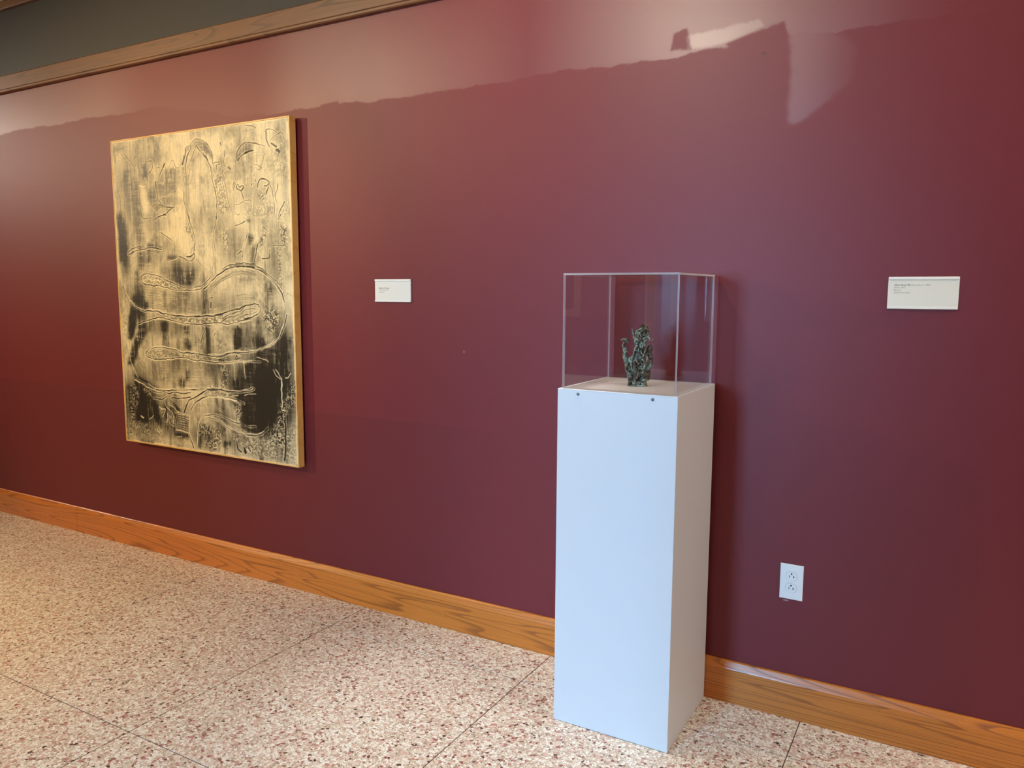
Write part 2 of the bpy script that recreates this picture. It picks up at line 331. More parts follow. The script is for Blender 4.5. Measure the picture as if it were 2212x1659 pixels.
ART = """
p|14|0.5|8,994 87,992 88,961 52,967 14,961
p|16|0.35|91,992 231,988 226,929 164,948 92,961
p|12|0.45|49,978 67,958 137,914 159,892 127,892 70,940
p|10|0.75|88,910 104,907 100,867 67,866 73,888
p|12|0.6|67,868 157,872 168,813 178,747 146,750 112,825 53,852
p|12|0.5|162,926 226,929 225,869 219,841 189,863 162,884
p|6|0.8|198,922 218,921 221,869 189,871
p|12|0.6|219,845 257,830 286,798 238,788 215,801
p|8|0.55|332,896 393,896 387,822 349,818 288,822 267,851 294,852 324,849
p|10|0.7|20,770 45,768 50,732 17,733
p|20|0.35|9,871 67,868 76,785 11,767
p|30|0.25|465,870 577,883 571,807 469,821
p|10|0.4|399,974 428,960 434,948 412,956
l|5|0.9|230,925 246,927 255,919 253,904 243,894 228,886
l|3|0.7|226,923 216,907 227,895
l|5|0.8|327,910 317,902 304,887 293,870 289,858
l|9|0.7|328,911 321,904
l|4|0.8|267,859 283,858 317,850
l|6|0.9|269,857 273,829 279,809 289,794 307,782 353,774 376,775
l|5|0.85|376,775 352,768 313,754 273,748 253,739
l|3|0.75|237,784 269,791 296,782
l|3|0.75|242,781 275,789 299,781
l|3|0.75|246,778 280,787 302,780
l|3|0.75|251,775 285,784 305,779
l|3|0.75|255,772 290,782 308,778
l|3|0.75|260,769 296,780 311,777
l|3|0.75|264,766 301,778 314,775
l|4|0.8|364,910 372,920 387,914 393,898 415,896 435,910 444,929
l|3|0.8|364,914 351,895 352,889
w|5|1|367,908 357,896 354,887
w|4|1|294,854 317,851 325,876 332,896
l|4|0.7|147,937 156,945 168,940 158,925 149,913
l|5|0.7|80,957 103,940 130,922 144,907 139,889
w|7|1|49,961 62,948 41,943
w|9|1|202,874 207,870
w|10|1|168,851 187,846 203,850
p|5|-0.5|168,851 203,850 215,801 220,764 188,761 171,803
l|4|0.7|287,818 299,820 318,813 340,810 376,823 387,824
w|4|1|298,808 341,812 379,821
l|4|0.7|174,747 210,746 234,748
l|6|0.8|165,778 175,749
l|6|0.6|39,832 38,787 47,745
l|8|0.6|18,959 17,934
l|3|0.6|279,904 298,903
l|7|0.85|456,947 457,936 445,919 434,902
l|7|0.8|478,944 466,927 455,903 447,874
l|4|0.8|509,974 498,968 479,959 460,953 456,943
l|4|0.8|513,975 541,972 566,963 581,951
l|4|0.7|519,957 495,926 479,907
l|5|0.9|519,957 542,936 563,920 578,906
p|4|0.45|509,974 541,972 581,951 579,921 563,922 519,957 488,941 456,943 464,954 490,962
l|5|0.75|477,888 471,877 467,850
l|4|0.85|437,822 435,789 446,767 459,741 469,722
w|4|1|450,870 435,842 430,852 436,875
p|10|0.45|510,936 526,916 500,899 479,907
p|4|0.6|557,962 577,957 594,941 605,918 602,907 589,919 576,931 565,937 555,936
l|4|0.85|557,968 577,957 594,941 605,918 607,895 611,884 620,862
l|6|0.9|554,932 574,912 587,896 597,877 600,852 608,829 616,804 620,777 615,732
w|5|1|555,936 563,934 566,924
w|3|1|606,858 615,829 624,781
l|4|0.8|608,895 623,900 633,898 642,899 643,893 633,892
l|5|0.8|627,892 625,877
l|3|0.8|671,929 669,913 664,894 660,877 652,867
l|7|0.6|671,927 672,914
l|3|0.8|652,865 670,875 691,880
l|7|0.8|689,883 700,874 690,877
l|9|0.75|652,954 654,947
l|3|0.8|652,923 648,916
l|4|0.85|652,865 665,851 673,817 680,792 684,769 686,745
t|6|0.5|648,863 661,853 669,817 684,769 682,741 658,744 624,758 626,790 611,823 613,861
l|5|0.85|882,928 860,933 828,941 808,945 789,945 768,942 751,932 737,918 733,907 744,895 749,902 763,911 777,916 800,919 823,920
p|5|0.6|828,940 808,945 768,942 741,921 733,907 744,895 760,911 780,917 823,920 814,932
l|9|0.9|777,916 800,919 823,920
l|4|0.8|790,908 783,902 789,895 812,884 834,878 857,875 861,869 850,864 837,867
l|3|0.7|881,910 867,885 856,871
p|14|0.28|793,906 879,924 891,909 870,881 844,877 805,888
l|4|0.85|884,970 894,975 916,974 932,967 941,961
l|7|0.85|889,968 888,952 895,939 904,926
l|4|0.7|912,944 925,952 944,958 963,961 975,952 977,939
l|2.5|0.65|921,943 937,951 959,951 965,942
l|2.5|0.65|927,941 942,948 961,947 967,938
l|2.5|0.65|932,939 947,945 964,943 968,935
l|2.5|0.65|938,937 952,941 966,939 970,931
l|2.5|0.65|943,934 957,938 968,935 972,927
l|2.5|0.65|949,932 961,935 971,931 973,924
l|10|0.9|914,934 939,924
l|14|0.85|942,913 954,907
l|4|0.8|951,920 949,902
l|4|0.7|950,902 939,883
t|20|0.3|877,899 985,897 982,840 888,852
p|25|0.35|736,842 818,877 824,866 815,820 755,826
p|20|0.4|778,990 837,988 825,951 789,953
l|5|0.8|778,995 804,992 824,990 837,984
p|12|0.35|895,996 964,995 958,990 898,989
p|15|0.3|594,990 622,990 628,982 600,984
l|4|0.85|714,811 713,832 720,834 721,824 716,819
l|5|0.8|731,814 730,826 737,827 744,818 762,822 766,819 754,810 734,814
l|4|0.8|754,810 760,795 767,780
l|7|0.85|779,827 781,820
l|3|0.7|781,818 780,788
l|3|0.8|729,790 728,774
l|4|0.7|769,779 799,779 802,765 803,758
w|3|1|816,816 808,762
l|4|0.8|819,847 818,855 826,856 826,851 819,846
l|4|0.8|827,838 832,833 827,832
l|6|0.9|809,826 810,821
l|6|0.85|840,814 848,832 861,838 880,836 893,830 897,822 883,817 873,819
l|7|0.8|892,813 885,803 878,794
l|4|0.8|899,818 911,803 916,785 920,762 918,724
t|8|0.6|843,801 889,815 875,790 870,769 851,769 833,792
t|10|0.35|766,778 799,778 804,756 838,762 916,774 918,724 766,728
l|4|0.75|711,765 738,771 766,776
l|4|0.7|711,765 712,752 730,740 740,743
l|5|0.8|940,820 936,806 926,790 931,770
l|5|0.8|972,769 952,748 936,727
l|3|0.5|953,895 957,841 968,805 992,786
t|12|0.3|953,755 992,781 992,722 945,723
p|8|0.75|8,764 54,762 54,679 46,612 14,608 16,680
p|10|0.5|116,760 184,758 167,661 135,659 124,719
p|8|0.65|135,661 167,661 169,582 132,582 138,644
p|6|0.75|200,664 235,659 294,651 289,645 262,645 214,646 209,603 195,603
l|7|0.9|74,629 109,641 150,644 199,649 246,649 289,645
w|4|1|113,641 162,644 214,647 293,641
l|5|0.8|71,637 105,651 155,659
p|8|0.7|315,624 384,627 383,619 321,608
p|14|0.35|321,654 390,657 384,625 319,626
w|4|1|321,606 383,615
l|5|0.8|290,697 335,680 357,668
l|3|0.5|248,671 258,690 290,698
l|3|0.6|291,755 291,719 298,699
l|6|0.8|278,750 325,753
t|6|0.5|422,726 463,727 482,691 486,652 478,632 460,636 473,666 459,686 431,700
l|5|0.9|449,751 469,721 482,693 488,675 483,648 478,615
l|7|0.95|436,621 458,621 480,632
l|5|0.9|391,623 421,615 446,608 469,609 480,615
w|5|1|440,629 462,625 482,636
w|3|1|425,716 438,696 466,678 464,648 452,635 437,633
c|11|0.55|45,585 52,616 79,631 125,639 198,647 289,640|141,547 135,566 159,568 192,568 247,566 310,561
c|7|0.5|484,614 505,604 500,583 484,561 437,533|571,561 563,549 540,536 511,528 474,524
p|10|0.55|108,584 144,578 140,534 116,541
p|14|0.75|363,553 413,569 481,581 484,561 460,537 442,497 397,497 406,525 362,537
p|10|0.55|314,561 364,569 366,541 324,545
l|5|0.9|149,543 152,557 167,565 207,566 247,562 286,553 324,543 361,534 399,525 436,521 485,524 522,530 548,542 567,555
l|9|0.9|153,541 180,532 220,529 252,528
l|5|0.85|252,528 306,523 352,515 398,513 447,513 484,515 525,524
w|5|1|153,543 189,532
w|4|1|260,526 314,519 360,513 454,510 510,518 579,542
t|5|0.6|159,561 215,562 285,551 361,533 451,519 451,513 360,517 295,523 189,537 173,545
w|7|1|165,543 182,551 206,549 221,543 246,547 269,543
c|14|0.6|81,515 147,526 244,522 306,517 390,509 458,510|81,477 141,459 198,454 300,447 377,444 468,442
p|5|0.9|92,501 136,490 130,465 109,414 54,413 75,460
p|8|0.8|151,478 192,474 181,447 145,455
p|16|0.5|310,472 397,503 450,505 433,473 378,446 293,451
p|10|0.4|203,512 243,512 238,458 198,458
p|8|0.5|282,512 302,512 297,455 281,455
w|5|1|40,528 46,504 73,479 117,457 149,451
l|5|0.85|73,475 108,456 148,447
l|9|0.95|148,447 197,446 237,446 276,439 331,437 373,432 448,432 504,434 572,437
w|5|1|149,449 237,448 284,442 354,436 467,435
l|3|0.6|45,585 44,553 39,521
l|3|0.6|30,604 35,564 19,532
l|3|0.5|70,668 76,689 93,699
l|4|0.8|616,746 607,715 595,694 595,666 600,633
l|4|0.6|584,685 587,631 584,579
t|10|0.6|620,698 679,696 674,668 679,645 664,628 655,638 632,673
p|5|0.7|777,683 810,677 799,653 785,647 779,666
t|6|0.85|843,678 879,685 865,665 844,635 834,639 839,661
p|8|0.55|798,647 832,658 817,621 809,593 786,601
l|6|0.9|777,679 765,659 750,629 746,614
l|6|0.9|843,676 828,651 817,619 807,593
w|6|1|780,676 758,648 743,618
w|5|1|846,678 829,656
l|5|0.85|857,702 873,694 885,685
l|5|0.8|714,709 742,712 769,719
p|4|0.6|776,726 796,725 795,716 775,717
l|6|0.85|889,635 885,611 849,608
l|6|0.8|723,624 747,633
t|8|0.8|947,707 978,699 976,637 947,638 943,676
l|5|0.8|909,646 970,645
t|6|0.55|922,638 947,641 946,605 946,554 962,493 949,484 933,535 930,605
l|3|0.6|919,718 921,689 936,663 938,645
l|6|0.9|952,734 935,718
p|4|0.8|673,592 742,598 809,593 815,582 741,586 679,582
l|7|0.9|526,518 563,536 600,557 636,571 672,580 700,584 741,587 775,586 808,580 841,574 863,565 891,546 913,533 935,517 950,498 959,480
w|5|1|536,516 574,538 614,557 672,578 727,584 808,578 860,563 904,537 935,513 947,493 955,461
l|5|0.8|637,578 672,590 728,596 762,597 802,593 834,583 860,572 892,555 917,542 933,533
l|12|0.9|771,587 808,582
c|5|0.55|525,508 581,532 635,555 699,573 774,572 817,561|561,506 616,536 670,553 726,561 773,561 806,554
p|16|0.45|716,561 820,557 792,542 724,534
p|12|0.7|871,539 904,539 899,507 882,488 873,507
p|20|0.3|580,524 675,525 674,496 597,505
t|14|0.8|861,464 901,472 925,450 921,431 846,430
l|9|0.95|520,435 574,436 628,444 671,453 720,460 754,468 782,474 822,475
l|5|0.85|624,429 670,441 733,456 754,466
l|4|0.8|663,430 719,444 767,459 821,459
l|4|0.8|697,427 746,441 794,448 817,454
l|7|0.9|746,431 786,436 817,446
l|5|0.8|819,473 834,460 817,444
c|4|0.5|568,457 649,490 736,504 803,501|594,458 665,472 735,487 816,484
l|5|0.8|553,489 578,493
l|8|0.8|566,477 563,461
l|3|0.6|969,489 963,500 976,510 988,499
c|6|0.4|820,554 858,539 890,516 911,491|825,523 854,509 872,483 855,471
p|5|0.97|57,429 115,430 102,400 82,362 63,346 42,349 42,384
p|8|0.85|124,409 168,413 164,374 135,346 104,307 77,270 65,259 30,260 40,287 71,323
p|8|0.6|174,410 215,414 192,379 168,375
p|5|0.95|261,414 300,415 297,379 261,378
p|6|0.7|401,403 432,404 430,376 399,375
p|8|0.7|401,363 429,361 443,336 432,325 401,326
l|7|0.95|120,402 168,413 209,420 249,425 291,421 319,418 370,411 404,408 454,409 488,407 530,411 596,413
w|5|1|126,400 168,411 248,420 300,418 376,409 438,406
l|5|0.9|314,434 362,432 425,433 471,432 532,435 598,438
t|4|0.55|196,431 346,434 598,435 596,413 407,409 313,418 215,423
l|6|0.95|151,302 173,318 207,324 240,328 293,326 334,325 363,316 397,315 438,316 472,314 505,311 548,310 590,312
l|12|0.95|372,315 400,314 456,315
l|6|0.95|151,302 171,292 217,287 270,290 303,292 367,297 412,297 461,293 504,293 540,290 589,292
w|5|1|159,314 190,322 234,329 306,329 344,326 366,318 448,319 481,315
w|5|1|170,288 217,284 303,289 383,296 461,291 537,288
t|4|0.5|158,302 180,317 305,324 369,313 463,313 590,311 589,293 461,295 367,298 217,288 171,294
w|5|1|48,331 48,296 59,266 77,240 96,222
c|9|0.7|75,256 97,232 137,215|129,280 161,256 173,236
p|6|0.9|73,229 124,219 176,203 216,189 195,188 142,196 64,213
l|8|0.95|68,218 112,206 162,193 202,186 245,185 294,187 343,192 407,196 454,197 501,204 583,207
w|5|1|75,210 122,200 168,188 209,185
w|5|1|163,202 202,191 245,188 327,192 454,200 583,210
c|9|0.5|169,274 270,285 398,289 491,284 581,278|177,208 263,204 392,205 486,215 584,221
p|14|0.45|176,275 223,273 299,245 289,205 197,209 167,248
p|8|0.75|356,231 397,229 398,202 357,200
p|6|0.7|403,260 425,261 419,225 397,224
l|6|0.85|526,385 510,375 503,361 496,349
l|5|0.8|585,385 573,373
l|5|0.7|476,290 490,264
l|4|0.7|519,240 550,207
l|5|0.8|549,236 564,242
l|4|0.6|500,402 554,404
l|3|0.5|296,365 337,398
p|14|0.4|436,372 594,374 591,325 495,331 459,343
t|10|0.35|11,428 53,429 40,358 8,353
l|3|0.5|48,370 50,323
p|4|0.95|683,376 703,412 730,398 727,346 686,331
p|6|0.9|801,370 840,378 858,353 808,339
t|10|0.85|849,443 925,445 921,422 884,382 864,403 849,428
c|8|0.7|849,440 845,420 831,404 774,385|921,422 901,398 879,379 828,355
l|6|0.95|544,412 604,415 645,412 668,412 703,417 737,426 766,430 794,438 814,443
w|5|1|544,409 598,413 662,409 709,417 782,426
l|5|0.85|613,415 640,428 687,436 721,441
t|4|0.5|546,435 617,439 778,442 749,427 703,418 662,413 545,413
l|7|0.95|538,311 568,313 603,313 636,319 665,323 703,328 743,329 788,333 822,339 861,352 883,357 905,369 930,383 944,405 955,421 967,446
w|6|1|538,313 598,314 651,324 726,332 800,335 855,350 888,360 921,378 938,401 950,419
l|12|0.95|583,311 615,313 657,321 715,328
l|5|0.9|536,290 596,291 649,293 713,298 742,301 792,303 825,303
w|5|1|596,289 649,292 742,301 781,304
l|7|0.9|746,338 771,333
t|5|0.9|588,310 641,305 649,296 593,295
t|4|0.9|688,322 726,326 719,302 687,302
p|5|0.95|805,332 858,344 876,326 901,295 914,274 879,272 847,294 806,307
t|8|0.85|596,287 649,288 639,268 639,228 629,211 600,213 611,252
p|5|0.9|744,298 783,297 791,275 795,256 749,234 740,282
p|5|0.8|667,248 686,239 705,173 682,172 676,214
p|8|0.6|698,248 736,250 734,212 702,211
p|5|0.9|749,237 784,257 765,219 754,221
p|6|1|784,252 812,261 845,255 859,271 847,293 893,292 913,266 931,239 928,187 694,173 736,201 779,213 785,223
p|8|0.75|863,344 910,358 936,346 945,322 946,283 931,254 914,274 901,297 876,326
p|5|0.95|935,334 948,322 957,291 964,261 981,190 931,187 934,251
w|9|1|931,251 928,239 930,187
w|5|1|903,283 916,271 931,253
w|5|1|887,281 913,261 926,253
w|4|1|804,316 826,314 848,310 867,305
w|4|1|678,295 682,263 683,239
w|4|1|736,304 738,282 739,250
w|6|1|950,259 966,262 977,275
p|6|0.7|967,384 982,382 987,360 971,360
l|3|0.6|969,314 970,284
c|6|0.6|596,284 713,292 783,290|611,247 710,251 784,260
l|9|0.95|530,204 591,208 635,205 678,204 713,206 751,212 773,218
w|5|1|530,206 591,210 644,206 708,208 765,215 782,221
t|4|0.55|530,201 590,205 655,201 657,187 589,186 529,183
w|7|1|529,180 589,183 633,182 688,176
t|5|0.5|595,367 619,368 610,322 592,321
l|5|0.8|584,385 573,375
t|6|0.95|45,195 70,197 99,171 88,124 68,105 56,50 35,49 33,103 29,135
p|6|0.97|119,165 166,165 217,129 222,108 236,81 231,52 212,65 187,95 139,81 109,90 110,144
t|6|0.85|111,197 168,182 194,166 146,164
p|6|0.9|20,191 38,190 29,175 15,176
t|6|0.8|15,56 32,48 43,20 18,15
t|8|0.5|64,60 165,72 168,26 113,27 65,33
t|8|0.5|178,59 238,64 241,20 202,29
t|8|0.55|247,85 322,129 327,70 291,57
l|6|0.9|194,177 228,175 261,181 294,177 326,183 374,182 422,188
l|7|0.9|302,162 357,164 421,171
l|7|0.9|193,157 233,154 259,158 273,166
w|5|1|273,164 265,146 270,132 292,122 311,107 309,79
l|6|0.9|291,144 316,134 328,119
w|6|1|224,128 240,123 266,123 255,107 244,96
w|5|1|275,110 276,80
l|6|0.8|236,113 246,117 275,112 294,103
w|4|1|294,137 322,129 347,116
l|4|0.8|308,159 355,136
l|4|0.7|325,158 368,139
p|4|0.6|337,116 404,112 403,55 327,63
l|4.5|0.95|340,109 405,104
l|4.5|0.95|338,102 405,96
l|4.5|0.95|336,94 404,89
l|4.5|0.95|334,87 403,81
l|4.5|0.95|333,79 403,74
l|4.5|0.95|331,72 402,66
l|4.5|0.95|329,65 402,58
w|5|1|337,116 373,115 406,112
w|5|1|323,59 365,57 400,51
l|8|0.9|341,116 327,70
p|6|0.9|326,53 400,51 405,36 347,33 309,43
w|5|1|334,36 354,37 361,43
t|4|0.6|383,41 412,42 410,26 385,29
l|7|0.95|379,119 390,135 401,149 421,164 459,176 516,199 546,202 583,204
l|6|0.9|410,110 421,130 438,146 470,164 514,180 581,184
w|5|1|412,112 405,84 406,59 414,37 434,9
w|5|1|417,121 431,136 470,160 526,177 581,182
l|8|0.95|407,50 414,32 428,7
l|6|0.9|456,8 457,37 464,72 478,100 504,117 523,121 544,116 564,109 576,108
w|6|1|450,14 458,54 468,89 488,109 516,118 541,116 561,111
t|8|0.9|480,88 526,88 562,77 551,46 506,56 487,55 464,29 463,63
p|5|0.9|462,46 477,44 472,9 459,8
t|6|0.85|501,35 560,45 564,10 497,15
p|12|0.3|446,164 581,179 578,132 511,124 461,114
l|5|0.8|103,21 67,55 96,69
t|10|0.3|65,24 410,25 409,7 42,7
l|5|0.8|62,33 67,53 96,68
w|10|1|102,88 119,85
w|5|1|156,82 173,89 188,99
p|8|1|702,172 746,190 794,205 806,219 837,251 932,256 928,189 915,152 882,120 847,100 793,79 739,82 710,94 700,124 713,149
t|8|0.85|660,170 714,171 711,108 674,108 688,141
t|8|0.9|917,180 996,259 993,190 969,166 949,149 941,91 936,49 879,56 852,91 903,135
p|5|0.95|676,243 697,241 703,176 684,175
w|6|1|932,256 930,186
w|6|1|931,185 927,163 941,161
w|5|1|529,179 560,181 611,180 660,177 696,170
l|9|0.95|530,202 594,207 640,202 680,202 723,207 765,213 786,221
l|7|0.9|548,183 611,183 660,182 697,176 727,172
w|5|1|661,189 698,193
w|5|1|734,196 764,202 794,204
l|5|0.85|525,122 557,125 588,123 619,120 656,111 699,107 740,101 788,103
l|8|0.9|524,115 553,110 578,109 606,102 636,88 669,80 703,75
w|6|1|524,117 562,111 600,105 642,87 703,76
c|5|0.7|601,119 656,111 711,108 771,107|648,87 697,84 733,78 787,77
l|8|0.95|709,87 733,76 769,74 799,78 829,89 850,102
w|5|1|715,80 745,76 793,79 823,90 832,94
l|4|0.8|589,143 620,136 604,126 572,110
p|5|0.85|654,83 703,76 699,70 654,76
t|8|0.7|563,83 592,89 595,38 565,9 543,12 555,52
p|6|0.75|602,44 652,44 641,27 625,19 601,29
t|6|0.7|653,69 696,68 689,45 658,52
t|6|0.7|735,65 780,65 767,50 734,49
l|8|0.9|680,48 685,26 702,19
l|14|0.95|721,31 727,17
l|9|0.95|743,34 754,23
w|5|1|733,30 742,20
t|8|0.5|708,59 871,75 912,21 882,5 736,18 694,37
t|8|0.7|886,87 988,94 947,41 925,11 913,55
t|12|0.4|943,91 993,144 990,7 934,12
l|12|0.9|940,141 943,91 938,41 931,11
l|4|0.8|844,53 853,50
"""

# ------------------------------------------------------------------ the room shell
XL, XR, YF, ZC = -9.6, 2.6, -5.0, 2.946
def struct(name, d, m, parent=None, bev=0.0):
    o = bx(name, d, m, parent, bev)
    if parent is None: tag(o, kind='structure')
    return o
tag(struct('wall_back', (XL, XR, 0, 0.15, -0.06, 2.50), M['wall']), 'dark red painted gallery wall with patchy touch-ups')
tag(struct('wall_upper', (XL, XR, 0.012, 0.15, 2.50, ZC+0.1), M['grey']), 'dark grey band of wall above the oak rail')
tag(struct('ceiling', (XL-0.15, XR+0.15, YF-0.15, 0.15, ZC+0.002, ZC+0.12), M['cream']), 'cream ceiling at the top left corner')
struct('wall_left', (XL-0.15, XL, YF, 0.15, -0.06, ZC), M['far'])
struct('wall_right', (XR, XR+0.15, YF, 0.15, -0.06, ZC), M['far'])
OX0, OX1, OZ = -2.40, -1.40, 2.15
VX0, VX1 = -2.95, -1.30
bm = bmesh.new()
box(bm, XL, OX0, YF-0.15, YF, -0.06, ZC); box(bm, OX1, XR, YF-0.15, YF, -0.06, ZC); box(bm, OX0, OX1, YF-0.15, YF, OZ, ZC)
tag(done('wall_front', bm, M['far']), kind='structure')
# unseen vestibule and glazed entrance, added to narrow the daylight to a beam
bm = bmesh.new()
box(bm, VX0-0.12, VX0, -7.8, YF-0.15, -0.06, 3.5); box(bm, VX1, VX1+0.12, -7.8, YF-0.15, -0.06, 3.5)
box(bm, VX0, VX1, -7.8, YF-0.15, 3.4, 3.5); box(bm, VX0, VX1, YF-0.17, YF-0.1505, ZC, 3.4)
tag(done('added_vestibule', bm, M['vest']), kind='structure')
bm = bmesh.new()
for a in (VX0, VX1-0.08): box(bm, a, a+0.08, -7.50, -7.44, 0.0, 3.4)
for z0, z1 in ((0.0, 1.0), (2.12, 2.20), (3.34, 3.4)): box(bm, VX0+0.08, VX1-0.08, -7.49, -7.45, z0, z1)
d1 = tag(done('door_1', bm, M['alu']), kind='structure')  # added entrance, solid low down so the daylight enters from higher up
for a, b in ((1.0, 2.12), (2.20, 3.34)):
    bx('pane', (VX0+0.08, VX1-0.08, -7.473, -7.467, a, b), M['acrylic'], d1)
bm = bmesh.new()
box(bm, OX0-0.10, OX0, YF, YF+0.02, 0, OZ+0.10, 0.004); box(bm, OX1, OX1+0.10, YF, YF+0.02, 0, OZ+0.10, 0.004); box(bm, OX0, OX1, YF, YF+0.02, OZ, OZ+0.10, 0.004)
tag(done('trim_3', bm, M['casing']), kind='structure')

# floor: terrazzo tiles of 0.905 m laid on a joint bed
floor = tag(struct('floor', (XL-0.15, XR+0.15, -8.2, 0.15, -0.06, -0.0015), M['joint']), 'speckled pink and cream terrazzo tile floor')
TP, TJ = 0.9045, 0.0017
bm = bmesh.new(); h = TP/2 - TJ
box(bm, -h, h, -h, h, -0.02, 0.0, 0.0006, 1)
bmesh.ops.recalc_face_normals(bm, faces=bm.faces)
tile_me = bpy.data.meshes.new('tile'); bm.to_mesh(tile_me); bm.free(); tile_me.materials.append(M['terrazzo'])
tx0, ty0 = -1.281 + TP/2, -0.240 - TP/2
for i in range(-9, 4):
    for j in range(-1, 9):
        cx, cy = tx0 + i*TP, ty0 - j*TP
        if cx-h > XR or cx+h < XL or (j > 5 and (cx+h < VX0-0.12 or cx-h > VX1+0.12)): continue
        if j == -1:
            if 'cut' not in globals():
                bm = bmesh.new(); box(bm, -h, h, -h, -h+0.235, -0.02, 0.0, 0.0006, 1); bmesh.ops.recalc_face_normals(bm, faces=bm.faces)
                cut = bpy.data.meshes.new('tile_cut'); bm.to_mesh(cut); bm.free(); cut.materials.append(M['terrazzo'])
            me = cut
        else: me = tile_me
        o = bpy.data.objects.new('tile', me); COL.objects.link(o); o.parent = floor; o.location = (cx, cy, 0)

# oak baseboard with a steep bevel along its top, in boards butted end to end
BB = [(0.0, 0.0005), (-0.0185, 0.0005), (-0.0185, 0.1185), (-0.0175, 0.1215), (-0.0085, 0.1405), (-0.0065, 0.1430), (-0.0035, 0.1438), (0.0, 0.1438)]
base = tag(empty('baseboard_back', (-3.5, 0, 0)), 'orange oak baseboard along the red wall', kind='structure')
for a, b in ((XL, -7.1), (-7.098, -4.302), (-4.3, -0.9), (-0.898, XR)):
    bm = bmesh.new(); prism_x(bm, BB, a, b); o = done('board', bm, M['oak_base'], base); o.matrix_parent_inverse = Matrix.Translation((3.5, 0, 0))
# oak rail at the top of the red paint and oak crown at the ceiling
RL = [(0.0, 2.462), (-0.022, 2.462), (-0.026, 2.466), (-0.026, 2.474), (-0.022, 2.478), (-0.020, 2.482), (-0.020, 2.550), (-0.016, 2.555), (0.012, 2.555), (0.012, 2.51), (0.0, 2.51)]
rail = tag(empty('trim_1', (-3.5, 0, 2.46)), 'oak rail along the top of the red wall', kind='structure')
for a, b in ((XL, -4.9), (-4.898, -1.6), (-1.598, XR)):
    bm = bmesh.new(); prism_x(bm, RL, a, b); o = done('board', bm, M['oak_rail'], rail); o.matrix_parent_inverse = Matrix.Translation((3.5, 0, -2.46))
bm = bmesh.new(); prism_x(bm, [(0.012, 2.905), (-0.010, 2.905), (-0.014, 2.912), (-0.014, 2.940), (-0.012, 2.946), (0.012, 2.946)], XL, XR)
tag(done('trim_2', bm, M['oak_rail']), 'oak strip between the dark grey wall band and the ceiling', kind='structure')

# ------------------------------------------------------------------ the large relief print
AX0, AX1, AZ0, AZ1, AYF, AYB = -3.7647, -2.5322, 0.5861, 2.1092, -0.048, -0.012
WASH = [(.10, .83, .10, .14, .50), (.05, .66, .035, .13, .90), (.25, .73, .08, .07, .45), (.31, .84, .05, .06, .50), (.13, .47, .05, .09, .95), (.20, .62, .10, .05, .45), (.39, .575, .12, .05, .70),
        (.75, .36, .05, .10, .55), (.62, .28, .20, .07, .50), (.35, .28, .16, .07, .45), (.86, .20, .14, .15, 1.35), (.71, .22, .09, .09, .85), (.94, .30, .06, .15, .95), (.11, .12, .13, .12, 1.15), (.30, .10, .13, .08, .80),
        (.50, .05, .10, .05, .75), (.60, .12, .10, .05, .60), (.75, .05, .20, .05, .60), (.92, .08, .08, .10, .75), (.92, .62, .06, .13, .50), (.70, .65, .09, .07, .50), (.62, .71, .08, .08, .45), (.50, .72, .07, .10, .28), (.80, .80, .12, .08, .30), (.18, .93, .18, .05, .40), (.55, .47, .30, .05, .40), (.30, .40, .25, .05, .45)]
